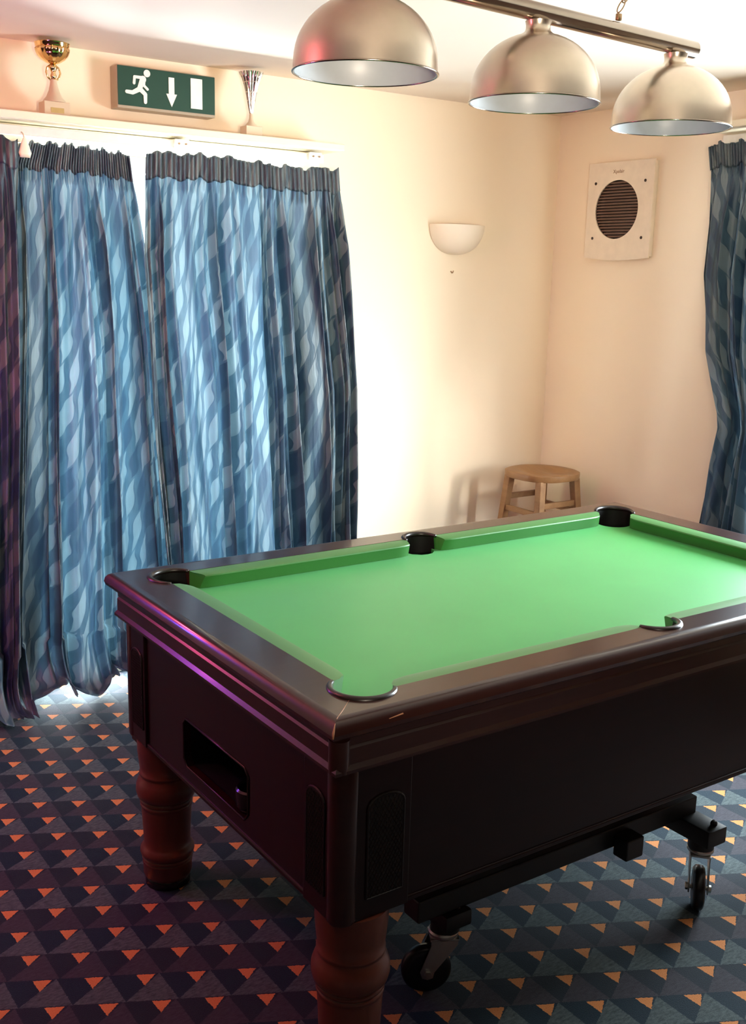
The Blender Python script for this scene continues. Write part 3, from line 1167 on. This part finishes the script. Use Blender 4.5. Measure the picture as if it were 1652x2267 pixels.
for sx in (-1, 1):
    for sy in (-1, 1):
        bm = B()
        beam(bm, (sx * 0.160, sy * 0.160, 0.0), (sx * 0.105, sy * 0.105, ZS - 0.036), 0.030, 0.030, 0.036, 0.036, 0.003)
        obj('leg', bm, 'oak', st_)


def lp_(sx, sy, z):
    k = z / (ZS - 0.036)
    a = 0.160 + (0.105 - 0.160) * k
    return (sx * a, sy * a, z)


for (a, c_, z) in (((-1, 1), (1, 1), 0.565), ((-1, -1), (1, -1), 0.555), ((-1, -1), (-1, 1), 0.515), ((1, -1), (1, 1), 0.515),
                   ((-1, 1), (1, 1), 0.20), ((-1, -1), (1, -1), 0.20), ((-1, -1), (-1, 1), 0.25), ((1, -1), (1, 1), 0.25)):
    bm = B()
    beam(bm, lp_(*a, z), lp_(*c_, z), 0.018, 0.026, bev=0.003)
    obj('stretcher', bm, 'oak', st_)

# ------------------------------------------------------------------ exit sign
sg = thing('exit_sign', 'green and white emergency exit sign box with running man and arrow', 'exit sign', (0, 0, 0))
SX0, SX1, SZ0, SZ1, SY = 1.478, 1.858, 2.124, 2.264, 3.785
bm = box(B(), SX0, SX1, SY, WY - 0.001, SZ0 - 0.004, SZ1, 0.004)
obj('casing', bm, 'sign_case', sg)
bm = box(B(), SX0 + 0.002, SX1 - 0.003, SY - 0.004, SY, SZ0 + 0.006, SZ1 - 0.003, 0.002)
obj('green_panel', bm, 'sign_green', sg)
YF = SY - 0.0045


def flat(name, loops, th=0.0012, join=None):
    bm = join or B()
    sub = B()
    for n_i, lp in enumerate(loops):
        one = B()
        extrude_poly(one, [lp], 0.0, th + n_i * 0.00012)
        bmesh.ops.recalc_face_normals(one, faces=one.faces[:])
        me_ = bpy.data.meshes.new('tmp')
        one.to_mesh(me_)
        one.free()
        sub.from_mesh(me_)
        bpy.data.meshes.remove(me_)
    for v in sub.verts:
        v.co = Vector((v.co.x, YF - v.co.z, v.co.y))
    return obj(name, sub, 'sign_white', sg)


def capsule(x0, z0, x1, z1, r0, r1=None, n=8):
    r1 = r1 or r0
    a = math.atan2(z1 - z0, x1 - x0)
    return [(x0 + r0 * math.cos(a + PI / 2 + PI * i / n), z0 + r0 * math.sin(a + PI / 2 + PI * i / n)) for i in range(n + 1)] + \
           [(x1 + r1 * math.cos(a - PI / 2 + PI * i / n), z1 + r1 * math.sin(a - PI / 2 + PI * i / n)) for i in range(n + 1)]


def circ(x, z, r, n=18):
    return [(x + r * math.cos(2 * PI * i / n), z + r * math.sin(2 * PI * i / n)) for i in range(n)]


mx_, mz_ = 1.560, 2.197
man = [circ(mx_ + 0.029, mz_ + 0.047, 0.0125),
       capsule(mx_ + 0.014, mz_ + 0.026, mx_ + 0.000, mz_ - 0.006, 0.0115, 0.0085),      # torso
       capsule(mx_ + 0.010, mz_ + 0.031, mx_ - 0.018, mz_ + 0.031, 0.005),               # back arm
       capsule(mx_ - 0.018, mz_ + 0.031, mx_ - 0.020, mz_ + 0.010, 0.005),
       capsule(mx_ + 0.018, mz_ + 0.028, mx_ + 0.016, mz_ + 0.006, 0.005),               # front arm
       capsule(mx_ + 0.016, mz_ + 0.006, mx_ + 0.030, mz_ - 0.006, 0.0045),
       capsule(mx_ + 0.000, mz_ - 0.008, mx_ - 0.026, mz_ - 0.022, 0.0085, 0.007),       # trailing leg
       capsule(mx_ - 0.026, mz_ - 0.022, mx_ - 0.048, mz_ - 0.021, 0.007, 0.006),
       capsule(mx_ + 0.002, mz_ - 0.008, mx_ + 0.021, mz_ - 0.024, 0.0085, 0.007),       # front leg
       capsule(mx_ + 0.021, mz_ - 0.024, mx_ + 0.021, mz_ - 0.050, 0.007, 0.006)]
flat('running_man', man)
axx, azz = 1.682, 2.195
flat('arrow', [[(axx - 0.011, azz + 0.046), (axx + 0.011, azz + 0.046), (axx + 0.011, azz - 0.010), (axx + 0.021, azz - 0.010), (axx, azz - 0.054), (axx - 0.021, azz - 0.010), (axx - 0.011, azz - 0.010)]])
flat('door_symbol', [[(1.757, 2.144), (1.803, 2.144), (1.803, 2.248), (1.757, 2.248)]])

# ------------------------------------------------------------------ trophies
t1 = thing('trophy', 'gold cup trophy on a pale stone base, left of the exit sign', 'trophy', (1.240, 3.742, 2.0625))
bm = B()
box(bm, -0.044, 0.044, -0.03, 0.03, 0.0, 0.044, 0.002)
obj('base', bm, 'marble', t1)
bm = B()
box(bm, -0.022, 0.022, -0.0312, -0.0302, 0.008, 0.024)
obj('plaque', bm, 'gold', t1)
bm = B()
lathe(bm, [(0.0005, 0.044), (0.038, 0.044), (0.036, 0.050), (0.026, 0.062), (0.017, 0.082), (0.012, 0.104), (0.011, 0.116), (0.0005, 0.117)], 36)
obj('stem', bm, 'marble', t1, smooth=True, angle=50)
bm = B()
# open ring figure between stem and bowl
for s in (-1, 1):
    tube(bm, [(s * 0.005, 0, 0.112), (s * 0.018, 0, 0.122), (s * 0.024, 0, 0.138), (s * 0.020, 0, 0.153), (s * 0.006, 0, 0.163)], 0.0035, 8)
lathe(bm, [(0.0005, 0.114), (0.006, 0.116), (0.011, 0.128), (0.007, 0.138), (0.012, 0.150), (0.014, 0.158), (0.008, 0.165), (0.0005, 0.166)], 20)
obj('knop', bm, 'gold', t1, smooth=True)
bm = B()


def gad(an, i):
    return 1.0 + (0.035 * abs(math.sin(9 * an)) if 2 <= i <= 6 else 0)


lathe(bm, [(0.0005, 0.165), (0.016, 0.166), (0.024, 0.170), (0.038, 0.179), (0.049, 0.191), (0.054, 0.203), (0.0555, 0.212), (0.053, 0.215), (0.0555, 0.218), (0.056, 0.226),
           (0.058, 0.229), (0.0555, 0.2305), (0.053, 0.226), (0.050, 0.205), (0.035, 0.182), (0.0005, 0.172)], 72, rad=gad)
obj('bowl', bm, 'gold', t1, smooth=True, angle=60)

t2 = thing('trophy', 'silver trophy with a narrow fluted cone cup, right of the exit sign', 'trophy', (1.985, 3.742, 2.0625))
bm = B()
box(bm, -0.034, 0.034, -0.026, 0.026, 0.0, 0.036, 0.002)
obj('base', bm, 'marble', t2)
bm = B()
lathe(bm, [(0.0005, 0.036), (0.024, 0.036), (0.022, 0.041), (0.012, 0.052), (0.008, 0.066), (0.007, 0.082), (0.0005, 0.083)], 28)
obj('stem', bm, 'marble', t2, smooth=True, angle=50)
bm = B()


def flute(an, i):
    return 1.0 + (0.09 * math.sin(16 * an) if i < 7 else 0)


lathe(bm, [(0.006, 0.080), (0.010, 0.100), (0.014, 0.122), (0.019, 0.150), (0.025, 0.178), (0.033, 0.205), (0.044, 0.226), (0.042, 0.227), (0.030, 0.203), (0.017, 0.150), (0.0005, 0.12)], 96, rad=flute)
for zz, r in ((0.126, 0.0165), (0.156, 0.0225), (0.190, 0.031)):
    tube(bm, [(r * math.cos(a), r * math.sin(a), zz) for a in [2 * PI * i / 32 for i in range(32)]], 0.0013, 6, closed=True)
obj('cup', bm, 'silver', t2, smooth=True, angle=70)

# ------------------------------------------------------------------ wall light
bm = B()
NA, NP = 36, 14
grid = []
RW_, RH, RD = 0.143, 0.128, 0.115
for j in range(NP + 1):
    ph_ = PI / 2 * j / NP
    row = []
    for i in range(NA + 1):
        th = PI * i / NA
        r = math.cos(ph_) ** 0.85 if ph_ < PI / 2 - 1e-6 else 0.0
        x = RW_ * r * math.cos(th)
        y = -RD * r * math.sin(th)
        z = -RH * math.sin(ph_)
        row.append(bm.verts.new((x, y, z)))
    grid.append(row)
inn = []
for j in range(NP + 1):
    ph_ = PI / 2 * j / NP
    row = []
    for i in range(NA + 1):
        th = PI * i / NA
        r = math.cos(ph_) ** 0.85 if ph_ < PI / 2 - 1e-6 else 0.0
        row.append(bm.verts.new((RW_ * 0.93 * r * math.cos(th), -RD * 0.92 * r * math.sin(th), -RH * 0.93 * math.sin(ph_))))
    inn.append(row)
for G in (grid, inn):
    for j in range(NP):
        for i in range(NA):
            try:
                bm.faces.new((G[j][i], G[j][i + 1], G[j + 1][i + 1], G[j + 1][i]))
            except ValueError:
                pass
for i in range(NA):
    bm.faces.new((grid[0][i], grid[0][i + 1], inn[0][i + 1], inn[0][i]))
bmesh.ops.remove_doubles(bm, verts=bm.verts[:], dist=1e-5)
o = obj('wall_light', bm, 'plaster', None, smooth=True, angle=60)
tag(o, 'half-bowl plaster wall light on the bare cream wall near the corner', 'wall light')
o.location = (3.064, WY - 0.001, 1.790)
lw = obj('lamp_holder', lathe(B(), [(0.0005, -0.04), (0.02, -0.04), (0.02, 0.0), (0.0005, 0.0)], 16, center=(0, -0.05, -0.02)), 'white_plastic', o)

# small hook left in the wall under it
bm = B()
tube(bm, [(-0.008, -0.003, 0.006), (-0.002, -0.006, -0.003), (0.003, -0.006, -0.002), (0.008, -0.003, 0.007)], 0.0018, 6)
box(bm, -0.002, 0.002, -0.006, -0.0005, -0.003, 0.001)
o = obj('wall_hook', bm, 'brownmark')
o.location = (3.056, WY, 1.585)
tag(o, 'tiny dark hook in the wall just below the half-bowl wall light', 'hook')

# ------------------------------------------------------------------ extractor fan
fan = thing('extractor_fan', 'square cream extractor fan cover with round brown grille on the right wall', 'extractor fan', (WX, 3.42, 1.872))
# local: x towards the room is -x
bm = B()
FY0, FY1, FZ0, FZ1 = -0.192, 0.190, -0.205, 0.205


def panel_loop(y0, y1, z0, z1, r, bow=0.012):
    L = []
    n = 10
    for i in range(n + 1):
        k = i / n
        L.append((y0 + (y1 - y0) * k, z0 - bow * math.sin(PI * k)))
    L.append((y1, z1))
    L.append((y0, z1))
    return L


hole = circ(0.012, 0.002, 0.126, 48)
extrude_poly(bm, [panel_loop(FY0, FY1, FZ0, FZ1, 0.02), hole], -0.034, -0.028)
for v in bm.verts:
    v.co = Vector((v.co.z, v.co.x, v.co.y))
obj('cover', bm, 'fan_cream', fan)
bm = B()
box(bm, -0.028, -0.001, FY0 + 0.008, FY0 + 0.014, FZ0 + 0.006, FZ1 - 0.006)
box(bm, -0.028, -0.001, FY1 - 0.014, FY1 - 0.008, FZ0 + 0.006, FZ1 - 0.006)
box(bm, -0.028, -0.001, FY0 + 0.014, FY1 - 0.014, FZ0 + 0.006, FZ0 + 0.012)
box(bm, -0.028, -0.001, FY0 + 0.014, FY1 - 0.014, FZ1 - 0.012, FZ1 - 0.006)
obj('surround', bm, 'fan_cream', fan)
bm = B()
lathe(bm, [(0.127, 0.0), (0.127, 0.030), (0.0005, 0.030)], 48)
for v in bm.verts:
    x, y, z = v.co
    v.co = Vector((-0.032 + z, 0.012 + x, 0.002 + y))
obj('duct', bm, 'darkhole', fan)
bm = B()
for i in range(-9, 10):
    zz = i * 0.0128
    hw = math.sqrt(max(0, 0.127 ** 2 - zz ** 2))
    if hw > 0.02:
        box(bm, -0.031, -0.022, 0.012 - hw, 0.012 + hw, 0.002 + zz - 0.0035, 0.002 + zz - 0.001)
        box(bm, -0.024, -0.016, 0.012 - hw, 0.012 + hw, 0.002 + zz - 0.001, 0.002 + zz + 0.0045)
obj('grille', bm, 'grille', fan)
for yy, zz in ((-0.145, 0.118), (0.145, 0.118), (-0.145, -0.120), (0.145, -0.120)):
    bm = B()
    tube(bm, [(-0.0335, yy, zz), (-0.0355, yy, zz)], 0.0065, 12)
    obj('screw', bm, 'darkhole', fan)
fc = bpy.data.curves.new('maker_mark', 'FONT')
fc.body = 'Xpelair'
fc.size = 0.022
fc.align_x = 'CENTER'
fc.extrude = 0.0003
tmp = bpy.data.objects.new('tmp_text', fc)
COL.objects.link(tmp)
dg = bpy.context.evaluated_depsgraph_get()
me = bpy.data.meshes.new_from_object(tmp.evaluated_get(dg))
bpy.data.objects.remove(tmp)
for v in me.vertices:
    x, y, z = v.co
    # seen from the room the reader's right is -y
    v.co = Vector((-0.0345 - z, 0.012 - x, 0.157 + y))
me.materials.clear()
me.materials.append(M['brownmark'])
mo = bpy.data.objects.new('lettering', me)
COL.objects.link(mo)
mo.parent = fan

# ------------------------------------------------------------------ hanging lamp with three shades
LY = 1.94
lamp = thing('pendant_light', 'chrome bar light with three domed metal shades hanging over the pool table', 'pendant light', (1.762, LY, 1.963), rz=0.0)
SL = -0.0213
BZ = 0.196
bm = B()
x0, x1 = -0.535, 0.535
tube(bm, [(x0, 0, BZ + x0 * SL), (x1, 0, BZ + x1 * SL)], 0.0205, 32)
for xx in (x0, x1):
    pass
obj('bar', bm, 'chrome', lamp, smooth=True, angle=40)
R_S = 0.150
for i, dx in enumerate((-0.469, 0.0, 0.469)):
    dz = -0.0213 * dx / 1.0
    bm = B()
    pr = [(R_S, 0.0)]
    pr += [(R_S * 0.998, 0.008), (R_S * 0.99, 0.022)]
    for k in range(1, 13):
        a = PI / 2 * k / 14.6
        pr.append((R_S * 0.99 * math.cos(a), 0.022 + 0.130 * math.sin(a)))
    pr += [(0.034, 0.1515), (0.030, 0.155), (0.028, 0.160), (0.028, 0.168), (0.030, 0.177), (0.0005, 0.177)]
    lathe(bm, pr, 72)
    sh_ = obj('lamp_shade', bm, 'nickel', lamp, smooth=True, angle=50)
    sh_.location = (dx, 0, dz)
    bm = B()
    pi_ = [(R_S - 0.0005, 0.0005), (R_S - 0.004, 0.001), (R_S * 0.975, 0.022)]
    for k in range(1, 13):
        a = PI / 2 * k / 13.0
        pi_.append((R_S * 0.965 * math.cos(a), 0.022 + 0.116 * math.sin(a)))
    pi_.append((0.0005, 0.138))
    lathe(bm, pi_, 64)
    obj('shade_lining', bm, 'shade_white', sh_, smooth=True, angle=60)
    bm = B()
    tube(bm, [((R_S) * math.cos(a), (R_S) * math.sin(a), 0.001) for a in [2 * PI * j / 72 for j in range(72)]], 0.0022, 8, closed=True)
    obj('rim', bm, 'chrome', sh_, smooth=True)
    bm = B()
    lathe(bm, [(0.0005, 0.137), (0.020, 0.137), (0.020, 0.110), (0.0005, 0.110)], 20)
    hd = obj('bulb_holder', bm, 'white_plastic', sh_, smooth=True, angle=40)
# suspension chains
for cx_, lean in ((0.256, 0.050), (-0.256, -0.050)):
    bm = B()
    zt = CZ - 1.963
    zb = BZ + 0.0205
    box(bm, cx_ - 0.007, cx_ + 0.007, -0.005, 0.005, zb - 0.002, zb + 0.014, 0.002)
    n_ = 4
    P0 = Vector((cx_, 0, zb + 0.020))
    P1 = Vector((cx_ + lean, 0, zt - 0.010))
    for k in range(n_):
        c0 = P0.lerp(P1, (k + 0.45) / n_)
        dirv = (P1 - P0).normalized()
        side_ = Vector((0, 1, 0)) if k % 2 else Vector((1, 0, 0)).cross(Vector((0, 0, 1))).cross(dirv).normalized()
        side_ = Vector((0, 1, 0)) if k % 2 == 0 else dirv.cross(Vector((0, 1, 0))).normalized()
        hl = (P1 - P0).length / n_ * 0.62
        pts = [c0 + dirv * hl * math.cos(a) + side_ * 0.0095 * math.sin(a) for a in [2 * PI * j / 24 for j in range(24)]]
        tube(bm, pts, 0.0016, 8, closed=True)
    tube(bm, [(cx_ + lean, 0, zt), (cx_ + lean, 0, zt - 0.016)], 0.004, 10)
    obj('chain', bm, 'brass', lamp, smooth=True, angle=50)
